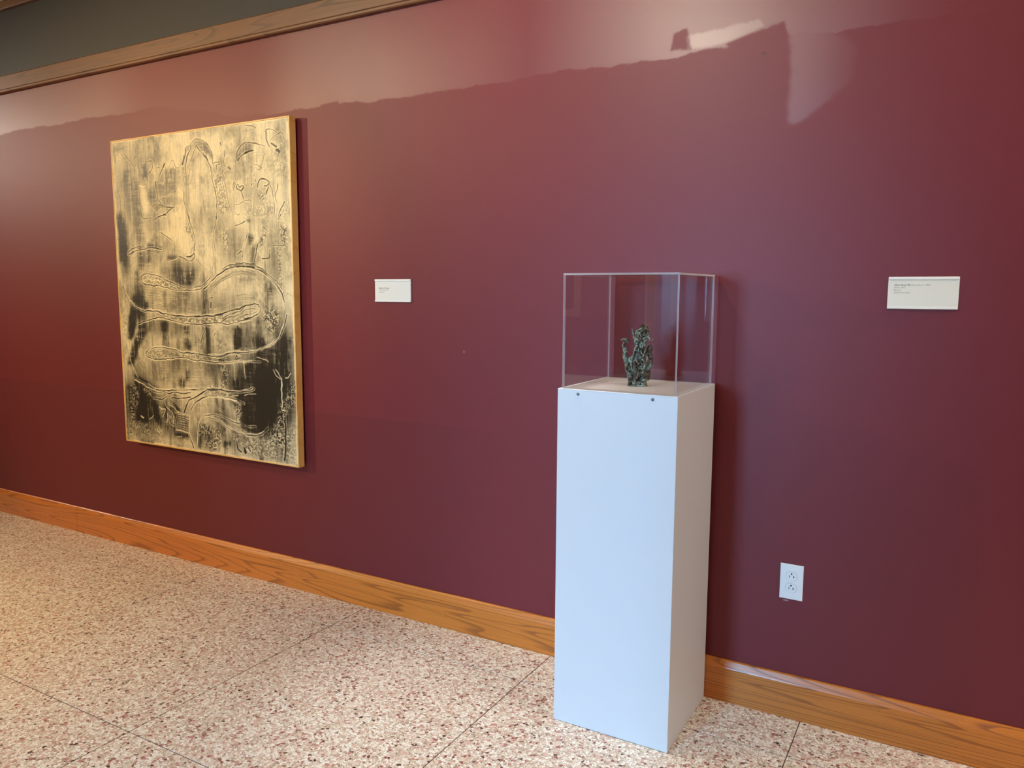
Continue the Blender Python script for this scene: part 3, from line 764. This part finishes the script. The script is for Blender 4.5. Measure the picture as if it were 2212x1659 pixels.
def art_mesh(x0, x1, z0, z1, yf):
    NX, NY = 580, 760
    Wm, Hm = x1-x0, z1-z0
    rs = np.random.RandomState(5)
    U = np.linspace(0, 1, NX)[None, :].repeat(NY, 0); V = np.linspace(0, 1, NY)[:, None].repeat(NX, 1)
    Xm = U*Wm; Zm = V*Hm
    def vn(cx, cz, seed):                       # value noise, cells cx by cz metres
        r = np.random.RandomState(seed); gx, gz = int(Wm/cx)+3, int(Hm/cz)+3; G = r.rand(gz, gx)
        a = Xm/cx; b = Zm/cz; i = a.astype(int); j = b.astype(int); fa = a-i; fb = b-j
        fa = fa*fa*(3-2*fa); fb = fb*fb*(3-2*fb)
        return (G[j, i]*(1-fa)+G[j, i+1]*fa)*(1-fb) + (G[j+1, i]*(1-fa)+G[j+1, i+1]*fa)*fb
    def blur(A, rx, ry):
        for ax, r in ((1, rx), (0, ry)):
            r = int(round(r))
            if r < 1: continue
            for _ in range(2):
                pad = [(0, 0), (0, 0)]; pad[ax] = (r+1, r)
                c = np.cumsum(np.pad(A, pad, mode='edge'), axis=ax)
                A = (np.take(c, range(2*r+1, c.shape[ax]), axis=ax) - np.take(c, range(0, c.shape[ax]-2*r-1), axis=ax))/(2*r+1)
        return A
    def pts(s): return [(int(a)/1000*Wm, int(b)/1000*Hm) for a, b in (q.split(',') for q in s.split())]
    def smooth(p):
        if len(p) < 3: return p
        out = []
        for i in range(len(p)-1):
            a = p[max(i-1, 0)]; b = p[i]; c = p[i+1]; d = p[min(i+2, len(p)-1)]
            for k in range(4):
                s = k/4
                out.append(tuple(0.5*(2*b[q]+(c[q]-a[q])*s+(2*a[q]-5*b[q]+4*c[q]-d[q])*s*s+(3*b[q]-a[q]-3*c[q]+d[q])*s**3) for q in (0, 1)))
        return out+[p[-1]]
    jx = (vn(.02, .02, 91)-.5)*.006; jz = (vn(.02, .02, 92)-.5)*.006
    def dist(p, reach):
        D = np.full((NY, NX), 9.0)
        for (ax, az), (bx_, bz) in zip(p, p[1:]):
            i0 = max(int((min(ax, bx_)-reach)/Wm*(NX-1)), 0); i1 = min(int((max(ax, bx_)+reach)/Wm*(NX-1))+2, NX)
            j0 = max(int((min(az, bz)-reach)/Hm*(NY-1)), 0); j1 = min(int((max(az, bz)+reach)/Hm*(NY-1))+2, NY)
            if i0 >= i1 or j0 >= j1: continue
            sl = (slice(j0, j1), slice(i0, i1))
            X = Xm[sl]+jx[sl]; Z = Zm[sl]+jz[sl]; dx, dz = bx_-ax, bz-az; L2 = dx*dx+dz*dz+1e-12
            s = np.clip(((X-ax)*dx+(Z-az)*dz)/L2, 0, 1)
            D[sl] = np.minimum(D[sl], np.hypot(X-ax-s*dx, Z-az-s*dz))
        return D
    def inside(p):
        I = np.zeros((NY, NX), bool); X = Xm+jx; Z = Zm+jz
        for (ax, az), (bx_, bz) in zip(p, p[1:]+p[:1]):
            if az == bz: continue
            c = ((az > Z) != (bz > Z)) & (X < (bx_-ax)*(Z-az)/(bz-az)+ax); I ^= c
        return I.astype(float)
    px = Wm/(NX-1); pz = Hm/(NY-1)
    streak = 0.6*vn(.012, .22, 1)+0.4*vn(.005, .09, 2); cross = 0.6*vn(.06, .005, 3)+0.4*vn(.02, .0035, 4); mott = 0.5*vn(.09, .11, 6)+0.3*vn(.035, .04, 7)+0.2*vn(.012, .012, 8)
    peb = 0.35*vn(.009, .007, 9)+0.65*vn(.0048, .004, 10); wn = vn(.03, .03, 20); hn = vn(.025, .025, 21); cn = [vn(.05, .05, 40+i) for i in range(6)]
    smear = 0.5*vn(.05, .19, 13)+0.3*vn(.022, .11, 14)+0.2*streak; scr = 0.5*vn(.004, .05, 15)+0.5*vn(.003, .02, 16)
    tone = 0.13+0.36*np.clip((mott-.42)*2.4, 0, 1)+0.55*np.clip((smear-.50)*3.2, 0, 1)*(.45+.75*scr)*(.45+.75*(1-V))+0.20*(scr-.5)
    wash = np.zeros((NY, NX))
    for u, v, ru, rv, am in WASH: wash = np.maximum(wash, am*np.exp(-((U-u)/ru)**2-((V-v)/rv)**2))
    grit = np.clip(.5*smear+.3*streak+.35*scr+.15*cross-.12, 0, 1)
    tone = np.maximum(tone, np.clip(wash*(.30+1.55*grit), 0, 1)) + .10*np.clip(1-np.abs(V-.38)/.25, 0, 1)*(.3+grit)
    tone = np.clip(tone, .03, 1)
    gap = 0.5*cross+0.5*streak
    lines = np.zeros((NY, NX)); halo = np.zeros((NY, NX)); whites = np.zeros((NY, NX)); hgt = np.zeros((NY, NX))
    for row in ART.strip().split('\n'):
        f = row.split('|'); k = f[0]
        if k in 'pt':
            soft = float(f[1])/1000; ink = float(f[2]); m = blur(inside(pts(f[3])), soft/px*1.1, soft/pz*1.1)
            if k == 't':
                tex = np.clip((peb-.34)*3.6, 0, 1); tone = tone*(1-m*.6) + m*(.06+ink*1.25*tex)*.6; hgt += m*(peb-.5)*.0022
            elif ink < 0: tone = tone*(1+ink*m)
            else:
                br = np.clip((.6*gap+.4*scr-.5)*(2.4 if ink < .9 else 1.6)+.62+ink*.42, .25, 1); tone = np.maximum(tone, tone*(1-m)+m*min(1.0, ink*1.3)*br)
        elif k == 'l':
            wd = max(float(f[1])/1000*.42, .0015); D = dist(smooth(pts(f[3])), wd*2.0+.008); wv = wd*(.45+1.0*wn)
            m = np.clip((wv-D)/(.0022)+.5, 0, 1)*float(f[2]); lines = np.maximum(lines, m); halo = np.maximum(halo, np.exp(-((D-wd-.0028)/.0022)**2)*(.25+.75*hn)*min(1, float(f[2])*1.1)); hgt -= .0010*np.exp(-(D/wd)**2); hgt += .0008*np.exp(-((D-1.7*wd)/(.7*wd))**2)
        elif k == 'w':
            wd = float(f[1])/1000*.36; D = dist(smooth(pts(f[3])), wd*2.4+.004); m = np.clip((wd-D)/.0022+.5, 0, 1); whites = np.maximum(whites, m*.9); hgt += .0014*np.exp(-(D/wd)**2)
        elif k == 'c':
            A, B = smooth(pts(f[3])), smooth(pts(f[4])); n = int(f[1])*2
            def res(p, q):
                L = [0]
                for a, b in zip(p, p[1:]): L.append(L[-1]+math.hypot(b[0]-a[0], b[1]-a[1]))
                s = np.linspace(0, L[-1], q); return np.stack([np.interp(s, L, [a[0] for a in p]), np.interp(s, L, [a[1] for a in p])], 1)
            a, b = res(A, 14), res(B, 14)
            for i in range(n):
                s = (i+.5)/n+rs.uniform(-.2, .2)/n; q = [tuple(v) for v in a*(1-s)+b*s]; D = dist(q, .005)
                m = np.clip((.0016-D)/.0016+.3, 0, 1)*float(f[2])*np.clip(cn[i % 6]*1.7-.15, 0, 1); lines = np.maximum(lines, m); hgt -= .0005*np.exp(-(D/.002)**2)
    tone = tone*(1-halo*.8); ink = np.maximum(tone, lines); ink = ink*(1-whites*.92)
    edge = np.minimum(np.minimum(Xm, Wm-Xm), np.minimum(Zm, Hm-Zm)); ink *= np.clip((edge+(mott-.5)*.012)/.006, .12, 1)
    ink = 1-(1-np.clip(ink, 0, 1))**1.75; ink = np.clip((ink-.06)*1.06, 0, 1); hgt = np.clip(hgt, -.002, .0025)*np.clip(edge/.01, 0, 1) + (mott-.5)*.0006
    co = np.stack([x0+Xm, np.full_like(Xm, yf)-hgt, z0+Zm], 2).reshape(-1, 3)
    idx = np.arange(NX*NY).reshape(NY, NX)
    q = np.stack([idx[:-1, :-1], idx[:-1, 1:], idx[1:, 1:], idx[1:, :-1]], 2).reshape(-1, 4)
    # wrap the sheet round to a back panel so that it has thickness
    bo = [(x0, AYB+.004, z0), (x1, AYB+.004, z0), (x1, AYB+.004, z1), (x0, AYB+.004, z1)]
    n0 = len(co); co = np.concatenate([co, np.array(bo)])
    big = [list(idx[0, ::-1])+[n0, n0+1], list(idx[:, -1][::-1])+[n0+1, n0+2], list(idx[-1, :])+[n0+2, n0+3], list(idx[:, 0])+[n0+3, n0], [n0+3, n0+2, n0+1, n0]]
    me = bpy.data.meshes.new('canvas')
    loops = np.concatenate([q.reshape(-1)]+[np.array(b) for b in big]); sizes = np.concatenate([np.full(len(q), 4), [len(b) for b in big]])
    me.vertices.add(len(co)); me.vertices.foreach_set('co', co.astype(np.float32).ravel())
    me.loops.add(len(loops)); me.loops.foreach_set('vertex_index', loops.astype(np.int32))
    me.polygons.add(len(sizes)); me.polygons.foreach_set('loop_start', np.concatenate([[0], np.cumsum(sizes)[:-1]]).astype(np.int32))
    me.polygons.foreach_set('use_smooth', np.array([True]*len(q)+[False]*len(big)))
    me.update(calc_edges=True); me.validate()
    ca = me.color_attributes.new('ink', 'FLOAT_COLOR', 'POINT')
    c = np.ones((len(co), 4), np.float32); c[:n0, 0] = ink.ravel(); c[:n0, 1] = ink.ravel(); c[:n0, 2] = ink.ravel(); c[n0:, :3] = .1
    ca.data.foreach_set('color', c.ravel())
    return me
pt = tag(empty('framed_artwork', (-3.148, 0, AZ0)), 'large black and cream relief print of coiling forms in a thin pale wood frame', 'artwork')
PI_ = Matrix.Translation((3.148, 0, -AZ0))
fw_ = 0.0065
o = link('canvas', art_mesh(AX0+fw_, AX1-fw_, AZ0+fw_, AZ1-fw_, AYF+0.0015), M['art'], pt); o.matrix_parent_inverse = PI_
for d in ((AX0, AX0+fw_-.0003, AZ0, AZ1), (AX1-fw_+.0003, AX1, AZ0, AZ1), (AX0+fw_, AX1-fw_, AZ0, AZ0+fw_-.0003), (AX0+fw_, AX1-fw_, AZ1-fw_+.0003, AZ1)):
    o = bx('frame_strip', (d[0], d[1], AYF, AYB, d[2], d[3]), M['frame'], pt, 0.0012); o.matrix_parent_inverse = PI_
for xx in (-3.4, -2.9):
    o = bx('hanging_cleat', (xx-.04, xx+.04, AYB, -.0005, 1.93, 1.98), M['frame'], pt); o.matrix_parent_inverse = PI_

# ------------------------------------------------------------------ pedestal, case and bronze
PX0, PX1, PY0, PY1, PZ = -1.0705, -0.6895, -0.4060, -0.0230, 1.0800
ped = tag(empty('pedestal', ((PX0+PX1)/2, (PY0+PY1)/2, 0)), 'tall white box pedestal standing against the red wall', 'pedestal')
PM = Matrix.Translation((-(PX0+PX1)/2, -(PY0+PY1)/2, 0))
bm = bmesh.new(); box(bm, PX0, PX1, PY0, PY1, 0.001, PZ-0.0035, 0.0016, 2); o = done('body', bm, M['white'], ped); o.matrix_parent_inverse = PM
ins = 0.0085
o = bx('deck', (PX0+ins+.009, PX1-ins-.009, PY0+ins+.009, PY1-ins-.009, PZ-.006, PZ), M['deck'], ped, 0.0008); o.matrix_parent_inverse = PM
bm = bmesh.new()
for d in ((PX0, PX1, PY0, PY0+ins), (PX0, PX1, PY1-ins, PY1), (PX0, PX0+ins, PY0+ins, PY1-ins), (PX1-ins, PX1, PY0+ins, PY1-ins)):
    box(bm, d[0], d[1], d[2], d[3], PZ-.0045, PZ+.0005, 0.0008, 1)
o = done('rim', bm, M['white'], ped); o.matrix_parent_inverse = PM
for sx in (-1.0015, -0.7645):
    bm = bmesh.new(); lathe(bm, [(0, 0.0030), (0.0022, 0.0028), (0.0042, 0.0018), (0.0050, 0.0), (0.0050, -0.002), (0, -0.002)], 20)
    bmesh.ops.transform(bm, matrix=Matrix.Translation((sx, PY0, 1.0672)) @ Matrix.Rotation(PI/2, 4, 'X'), verts=bm.verts)
    o = done('screw', bm, M['steel'], ped, True); o.matrix_parent_inverse = PM
    bm = bmesh.new(); box(bm, sx-.0028, sx+.0028, PY0-.0033, PY0-.0026, 1.0668, 1.0676); box(bm, sx-.0004, sx+.0004, PY0-.0033, PY0-.0026, 1.0644, 1.0700)
    q = done('screw_slot', bm, M['dark'], o)
# clear acrylic cover: five panels with polished edges
CX0, CX1, CY0, CY1, CZ0, CZ1, CT = PX0+.0100, PX1-.0100, PY0+.0100, PY1-.0100, PZ+.0001, 1.4310, 0.0055
case = tag(empty('display_cover', ((CX0+CX1)/2, (CY0+CY1)/2, CZ0)), 'clear acrylic box cover on top of the white pedestal', 'display case')
CM = Matrix.Translation((-(CX0+CX1)/2, -(CY0+CY1)/2, -CZ0))
def panel(d, thin):
    bm = bmesh.new(); box(bm, *d)
    bmesh.ops.recalc_face_normals(bm, faces=bm.faces)
    for f in bm.faces: f.material_index = 0 if abs(f.normal[thin]) > .9 else 1
    o = done('panel', bm, [M['acrylic'], M['edge']], case); o.matrix_parent_inverse = CM
zt = CZ1-CT-.0002
panel((CX0, CX1, CY0, CY0+CT, CZ0, zt), 1)
panel((CX0, CX1, CY1-CT, CY1, CZ0, zt), 1)
panel((CX0, CX0+CT, CY0+CT+.0002, CY1-CT-.0002, CZ0, zt), 0)
panel((CX1-CT, CX1, CY0+CT+.0002, CY1-CT-.0002, CZ0, zt), 0)
panel((CX0, CX1, CY0, CY1, CZ1-CT, CZ1), 2)

def bronze():
    rs = random.Random(11); K = 0.0001643; bm = bmesh.new()
    def P3(cx, cy, d=0.0): return Vector(((cx-620)*K, d, (1440-cy)*K))
    def chain(lst, n=10):
        tube(bm, [P3(a, b, (c if len(q) > 3 else 0)) for q in lst for a, b, c in [(q[0], q[1], q[3] if len(q) > 3 else 0)]], [q[2]*K for q in lst], n)
        for q in (lst[0], lst[-1]): ball(bm, P3(q[0], q[1], q[3] if len(q) > 3 else 0), (q[2]*K,)*3, 2)
    def blob(cx, cy, rx, ry, rz, d=0.0, ang=0.0): ball(bm, P3(cx, cy, d), (rx*K, ry*K, rz*K), 3, Matrix.Rotation(ang, 3, 'Y'))
    # thumb with its hooked cap
    chain([(455, 1120, 66), (410, 1000, 60), (380, 900, 53), (368, 790, 47), (358, 700, 38), (330, 655, 18), (350, 610, 20)])
    blob(378, 560, 74, 60, 36, 0, 0.30); blob(425, 590, 34, 44, 26, 0, 0.6); blob(318, 556, 30, 34, 24)
    # heel of the hand and the foot
    chain([(470, 1130, 85), (480, 1230, 72), (495, 1330, 62), (500, 1410, 66)]); chain([(560, 1000, 110), (560, 1150, 90), (560, 1300, 62), (570, 1410, 60)])
    chain([(740, 1180, 105), (720, 1270, 100), (690, 1360, 95), (700, 1410, 100)]); chain([(640, 900, 120, .006), (650, 1050, 120, .008), (640, 1250, 90, .010), (640, 1400, 90, .008)])
    blob(610, 1425, 170, 140, 22); blob(500, 1425, 70, 100, 22, -.006); blob(720, 1425, 95, 110, 22, -.004)
    chain([(800, 1120, 60, .006), (815, 1220, 46, .008), (820, 1310, 30, .006)])
    # the bundle that rises to the broken top
    chain([(600, 960, 120), (640, 840, 125), (660, 740, 110), (655, 640, 95), (650, 560, 88), (665, 470, 98), (690, 390, 102), (705, 330, 76)])
    chain([(560, 780, 50, -.008), (590, 690, 40, -.008), (570, 600, 32, -.006), (540, 500, 30), (515, 420, 26), (500, 360, 16)]); chain([(700, 700, 62, -.010), (735, 620, 45, -.010), (745, 560, 38, -.008)])
    blob(690, 330, 110, 60, 34, -.008, -0.42); blob(770, 390, 55, 60, 60, -.002); blob(750, 470, 70, 62, 46, -.004, -0.3); chain([(590, 380, 32, -.008), (570, 450, 28, -.010), (560, 540, 22, -.010)])
    # knuckles down the right edge
    blob(836, 720, 54, 56, 78, -.003, 0.1); blob(850, 700, 36, 40, 48, -.008); chain([(800, 790, 50), (850, 870, 40), (870, 910, 34)]); chain([(860, 960, 42), (850, 1040, 54), (800, 1110, 60)])
    blob(730, 1200, 92, 70, 84, -.010, 0.35); blob(420, 1060, 62, 56, 60, -.004, -0.4)
    # twisted strands laid over the surface
    S_ = [((500, 1000), (545, 1060), (560, 1150), (565, 1290)), ((540, 990), (585, 1080), (590, 1200), (580, 1380)), ((760, 970), (690, 1030), (640, 1110), (625, 1200)), ((770, 1000), (720, 1080), (680, 1160), (650, 1250)),
          ((600, 960), (625, 1000), (620, 1060), (640, 1100)), ((450, 920), (520, 850), (600, 815), (660, 850)), ((470, 960), (560, 890), (640, 870), (720, 900)), ((700, 860), (740, 800), (760, 720), (740, 640)),
          ((560, 580), (620, 540), (690, 470), (780, 430)), ((600, 600), (670, 540), (740, 500), (800, 470)), ((580, 480), (620, 430), (690, 370), (760, 340)), ((640, 640), (660, 690), (700, 700), (720, 620)),
          ((400, 1130), (450, 1180), (480, 1240), (530, 1250)), ((450, 1240), (520, 1220), (550, 1290), (545, 1390)), ((620, 1400), (680, 1340), (740, 1300), (790, 1310)), ((610, 720), (560, 760), (530, 830), (500, 900)), ((800, 800), (770, 870), (800, 930), (850, 950))]
    for s in S_:
        r = rs.uniform(17, 26); dd = -.0165 if min(q[0] for q in s) > 480 else -.008
        chain([(a+rs.uniform(-6, 6), b+rs.uniform(-6, 6), r*rs.uniform(.7, 1.15), dd+rs.uniform(-.003, .002)) for a, b in s], 7)
    for _ in range(30):
        cy = rs.uniform(330, 1380); cx = 640+rs.uniform(-110, 130) - (40 if cy > 900 else 0); L = rs.uniform(60, 150); an = rs.uniform(-.9, .9); r = rs.uniform(11, 18); d = rs.choice((-.018, -.0165, .014, .017))
        chain([(cx, cy, r, d), (cx+L*.5*math.sin(an)+rs.uniform(-12, 12), cy+L*.5*math.cos(an), r*1.1, d*1.12), (cx+L*math.sin(an), cy+L*math.cos(an), r*.7, d)], 6)
    bmesh.ops.recalc_face_normals(bm, faces=bm.faces)
    me = bpy.data.meshes.new('bronze_sculpture'); bm.to_mesh(me); bm.free()
    o = link('bronze_sculpture', me, M['bronze'])
    rm = o.modifiers.new('remesh', 'REMESH'); rm.mode = 'VOXEL'; rm.voxel_size = 0.00125; rm.use_smooth_shade = True
    tx = bpy.data.textures.new('casting', 'CLOUDS'); tx.noise_scale = 0.012; tx.noise_depth = 2
    dm = o.modifiers.new('displace', 'DISPLACE'); dm.texture = tx; dm.strength = 0.0052; dm.mid_level = 0.42; dm.texture_coords = 'LOCAL'
    dg = bpy.context.evaluated_depsgraph_get(); me2 = bpy.data.meshes.new_from_object(o.evaluated_get(dg)); o.modifiers.clear(); o.data = me2
    mz = min(v.co.z for v in me2.vertices)
    for v in me2.vertices: v.co.z = max(v.co.z, -0.0)
    o.location = (-0.884, -0.214, PZ+0.0003); o.rotation_euler = (0, 0, 0.36)
    # loose wires sticking out of the casting
    def wire(lst):
        bm = bmesh.new(); tube(bm, [P3(a, b, d) for a, b, d in lst], [0.0009]*len(lst), 6); return done('wire', bm, M['bronze'], o, True)
    wire([(740, 290, -.004), (780, 270, -.006), (805, 250, -.006), (822, 240, -.005), (818, 275, -.004)])
    wire([(760, 420, -.004), (805, 395, -.006), (830, 380, -.007), (845, 362, -.007)])
    wire([(770, 560, 0), (830, 556, .001), (880, 565, .002), (898, 545, .002), (882, 522, .002), (870, 540, .002)])
    wire([(520, 430, 0), (490, 390, -.001), (482, 350, -.002), (500, 340, -.003)])
    return o
tag(bronze(), 'small green-brown bronze hand sculpture inside the clear cover', 'sculpture')

# ------------------------------------------------------------------ wall labels
def text_mesh(body, size, bold=0.0):
    cu = bpy.data.curves.new('text', 'FONT'); cu.body = body; cu.size = size; cu.space_line = 1.0; cu.offset = bold; cu.resolution_u = 2; cu.extrude = 0.00005
    ob = bpy.data.objects.new('text', cu); COL.objects.link(ob)
    dg = bpy.context.evaluated_depsgraph_get(); me = bpy.data.meshes.new_from_object(ob.evaluated_get(dg)); bpy.data.objects.remove(ob, do_unlink=True); bpy.data.curves.remove(cu)
    return me
def label(x0, x1, z0, z1, lines, tx, tz, lh, lab):
    root = tag(empty('wall_label', ((x0+x1)/2, 0, z0)), lab, 'label', 'artwork labels in plastic holders'); IM = Matrix.Translation((-(x0+x1)/2, 0, -z0))
    def a(o): o.matrix_parent_inverse = IM
    a(bx('backplate', (x0, x1, -.0040, -.0003, z0, z1), M['holder'], root, .0014))
    for q0, q1 in ((z0, z0+.0075), (z1-.0085, z1)): a(bx('rail', (x0+.0004, x1-.0004, -.0078, -.0038, q0, q1), M['holder'], root, .0018))
    card = bx('card', (x0+.0015, x1-.0015, -.0052, -.0041, z0+.0079, z1-.0100), M['card'], root); a(card)
    zz = z1-tz
    for s, size, bold in lines:
        xx = x0+tx
        for body, b in s:
            me = text_mesh(body, size, b)
            o = link('printed_text', me, M['ink'], card); o.rotation_euler = (PI/2, 0, 0); o.location = (xx, -.00527, zz)
            xx += max((v.co.x for v in me.vertices), default=0)+size*.32
        zz -= lh
label(-2.1175, -1.9335, 1.3285, 1.4210, [([('Marianne Weinstein', .00018)], .0066, 0), ([('Transformation, 97', 0)], .0062, 0), ([('Monoprint', 0)], .0062, 0)], .022, .0385, .0082, 'small white artwork label on the wall between the print and the pedestal')
label(-0.1980, -0.0165, 1.3310, 1.4235, [([("Alison Grant '08", .00022), ('(American, b. 1982)', 0)], .0062, 0), ([('Hand, 2010', 0)], .0062, 0), ([('Bronze', 0)], .0062, 0), ([('Gallery Purchase', 0)], .0062, 0)], .016, .0255, .0073, 'white artwork label on the wall right of the pedestal')

# ------------------------------------------------------------------ duplex outlet
def outlet(cx, cz):
    root = tag(empty('power_outlet', (cx, 0, cz)), 'white duplex power outlet low on the wall beside the pedestal', 'outlet'); IM = Matrix.Translation((-cx, 0, -cz))
    def a(o): o.matrix_parent_inverse = IM; return o
    wv, hv = .0355, .0575
    bm = bmesh.new(); box(bm, cx-wv, cx+wv, -.0055, -.0002, cz-hv, cz+hv, 0)
    fe = [e for e in bm.edges if all(v.co.y < -.005 for v in e.verts)]; bmesh.ops.bevel(bm, geom=fe, offset=.0030, segments=3, profile=.6, affect='EDGES')
    a(done('cover_plate', bm, M['plate'], root))
    for s in (1, -1):
        zc = cz+s*.0193
        def shape(k):
            pr = []
            for i in range(40):
                t = 2*PI*i/40; x, z = .0172*k*math.cos(t), .0172*k*math.sin(t); pr.append((cx+x, zc+max(-.0142*k, min(.0142*k, z))))
            return pr
        bm = bmesh.new(); prism_y(bm, shape(1.06), -.00575, -.0052); rec = a(done('receptacle_shade', bm, plain('outlet_shadow_gap', srgb('#b9bfc2'), .6), root))  # grey plate stands in for the shade round the receptacle
        bm = bmesh.new(); prism_y(bm, shape(1.0), -.0072, -.0050); bmesh.ops.bevel(bm, geom=[e for e in bm.edges if all(v.co.y < -.007 for v in e.verts)], offset=.0006, segments=2, affect='EDGES'); face = a(done('receptacle', bm, M['plate'], root))
        bm = bmesh.new(); box(bm, cx-.0071, cx-.0053, -.0075, -.0065, zc-.0048, zc+.0030)
        done('slot', bm, M['dark'], face)
        bm = bmesh.new(); box(bm, cx+.0052, cx+.0072, -.0075, -.0065, zc-.0048, zc+.0030); box(bm, cx+.0072, cx+.0105, -.0075, -.0065, zc-.0017, zc-.0002); done('slot', bm, M['dark'], face)
        bm = bmesh.new(); pr = [(cx+.0025*math.cos(t), zc+.0083+.0025*math.sin(t)) for t in [PI*i/10 for i in range(11)]]+[(cx-.0025, zc+.0062), (cx+.0025, zc+.0062)]
        prism_y(bm, pr, -.0075, -.0065); done('ground_hole', bm, M['dark'], face)
    bm = bmesh.new(); lathe(bm, [(0, .0018), (.0022, .0014), (.0032, 0), (0, 0)], 16, Matrix.Translation((cx, -.0052, cz)) @ Matrix.Rotation(PI/2, 4, 'X')); a(done('screw', bm, M['plate'], root, True))
outlet(-0.4262, 0.4540)

# ------------------------------------------------------------------ lamps on their ceiling track, and the frame on the far wall
bx_t = tag(bx('lighting_track', (-9.2, -0.8, -2.02, -1.98, ZC-.028, ZC+.002), M['lamp_black'], None, .003), 'long black lighting track on the ceiling', 'lighting track')
tag(bx('lighting_track', (-7.4, -6.2, -3.62, -3.58, ZC-.028, ZC+.002), M['lamp_black'], None, .003), 'short black lighting track on the ceiling', 'lighting track')
def lens_mat(i, col, p, area):
    t = NT('lamp_lens'); e = t.n('Emission'); e.inputs[0].default_value = tuple(col)+(1,); e.inputs[1].default_value = p/area/PI; t.t.links.new(e.outputs[0], t.out.inputs[0]); return t.m
for i, (lx, ly, pw, lc, aim, beam, lab) in enumerate(LAMPS):
    head = Vector((lx, ly, ZC-.17)); dirv = (Vector(aim)-head).normalized()
    root = tag(empty('track_spotlight', head), lab, 'spotlight', 'spotlights on the ceiling track')
    R_ = dirv.to_track_quat('Z', 'Y').to_matrix().to_4x4()
    bm = bmesh.new(); lathe(bm, [(0, -.09), (.05, -.09), (.075, -.07), (.098, .035), (.104, .04), (.104, .058), (.099, .058), (.095, .040), (0, .038)], 28, R_); done('housing', bm, M['lamp_black'], root, False)
    bm = bmesh.new(); lathe(bm, [(0, .047), (.093, .045), (.093, .0395), (0, .0395)], 28, R_); done('lens', bm, lens_mat(i, lc, pw*.012, PI*.093**2), root)
    bm = bmesh.new(); lathe(bm, [(0, 0), (.009, 0), (.009, .14), (.02, .14), (.02, .158), (0, .158)], 12, Matrix.Translation((0, 0, -.014))); done('stem', bm, M['lamp_black'], root)
    ld = bpy.data.lights.new('spotlight_beam', 'SPOT'); ld.energy = pw; ld.color = lc; ld.spot_size = math.radians(beam); ld.spot_blend = 0.85; ld.shadow_soft_size = 0.085
    lo = bpy.data.objects.new('spotlight_beam', ld); COL.objects.link(lo); lo.parent = root
    lo.matrix_local = Matrix.Translation(dirv*.075) @ dirv.to_track_quat('-Z', 'Y').to_matrix().to_4x4()
for lx, ly, pw, lc, beam, lab in DOWN:
    root = tag(empty('recessed_downlight', (lx, ly, ZC)), lab, 'ceiling light', 'recessed ceiling lights')
    bm = bmesh.new(); lathe(bm, [(.105, .002), (.135, .002), (.135, -.006), (.128, -.009), (.105, -.006), (.105, .002)], 32); done('trim_ring', bm, M['plate'], root)
    bm = bmesh.new(); lathe(bm, [(0, .0015), (.104, .0015), (.104, -.003), (0, -.003)], 32); done('lens', bm, lens_mat(0, lc, pw*.012, PI*.104**2), root)
    ld = bpy.data.lights.new('downlight_beam', 'SPOT'); ld.energy = pw; ld.color = lc; ld.spot_size = math.radians(beam); ld.spot_blend = 1.0; ld.shadow_soft_size = 0.1
    lo = bpy.data.objects.new('downlight_beam', ld); COL.objects.link(lo); lo.parent = root; lo.location = (0, 0, -.02)
for lx, ly, pw, lc, lab in FILL_PANELS:
    root = tag(empty('ceiling_fill_panel', (lx, ly, ZC)), lab, 'ceiling light', 'added ceiling fill panels')
    bm = bmesh.new()
    for d in ((-.32, .32, -.62, -.60), (-.32, .32, .60, .62), (-.32, -.30, -.60, .60), (.30, .32, -.60, .60)): box(bm, d[0], d[1], d[2], d[3], -.012, .0015, .002, 1)
    done('panel_frame', bm, M['plate'], root)
    bm = bmesh.new(); box(bm, -.2995, .2995, -.5995, .5995, -.006, .0015); done('diffuser', bm, lens_mat(0, lc, pw, .72), root)
fr = tag(empty('framed_picture', (-3.55, YF, 1.13)), 'dark picture in a beige frame on the far wall', 'picture'); FM = Matrix.Translation((3.55, -YF, -1.13))
for d in ((-4.03, -3.96, 1.13, 2.15), (-3.20, -3.13, 1.13, 2.15), (-3.96, -3.20, 1.13, 1.205), (-3.96, -3.20, 2.075, 2.15)):
    o = bx('frame_strip', (d[0], d[1], YF+.0005, YF+.03, d[2], d[3]), M['casing'], fr, .002); o.matrix_parent_inverse = FM
o = bx('picture_sheet', (-3.96, -3.20, YF+.0005, YF+.012, 1.205, 2.075), M['grey'], fr); o.matrix_parent_inverse = FM
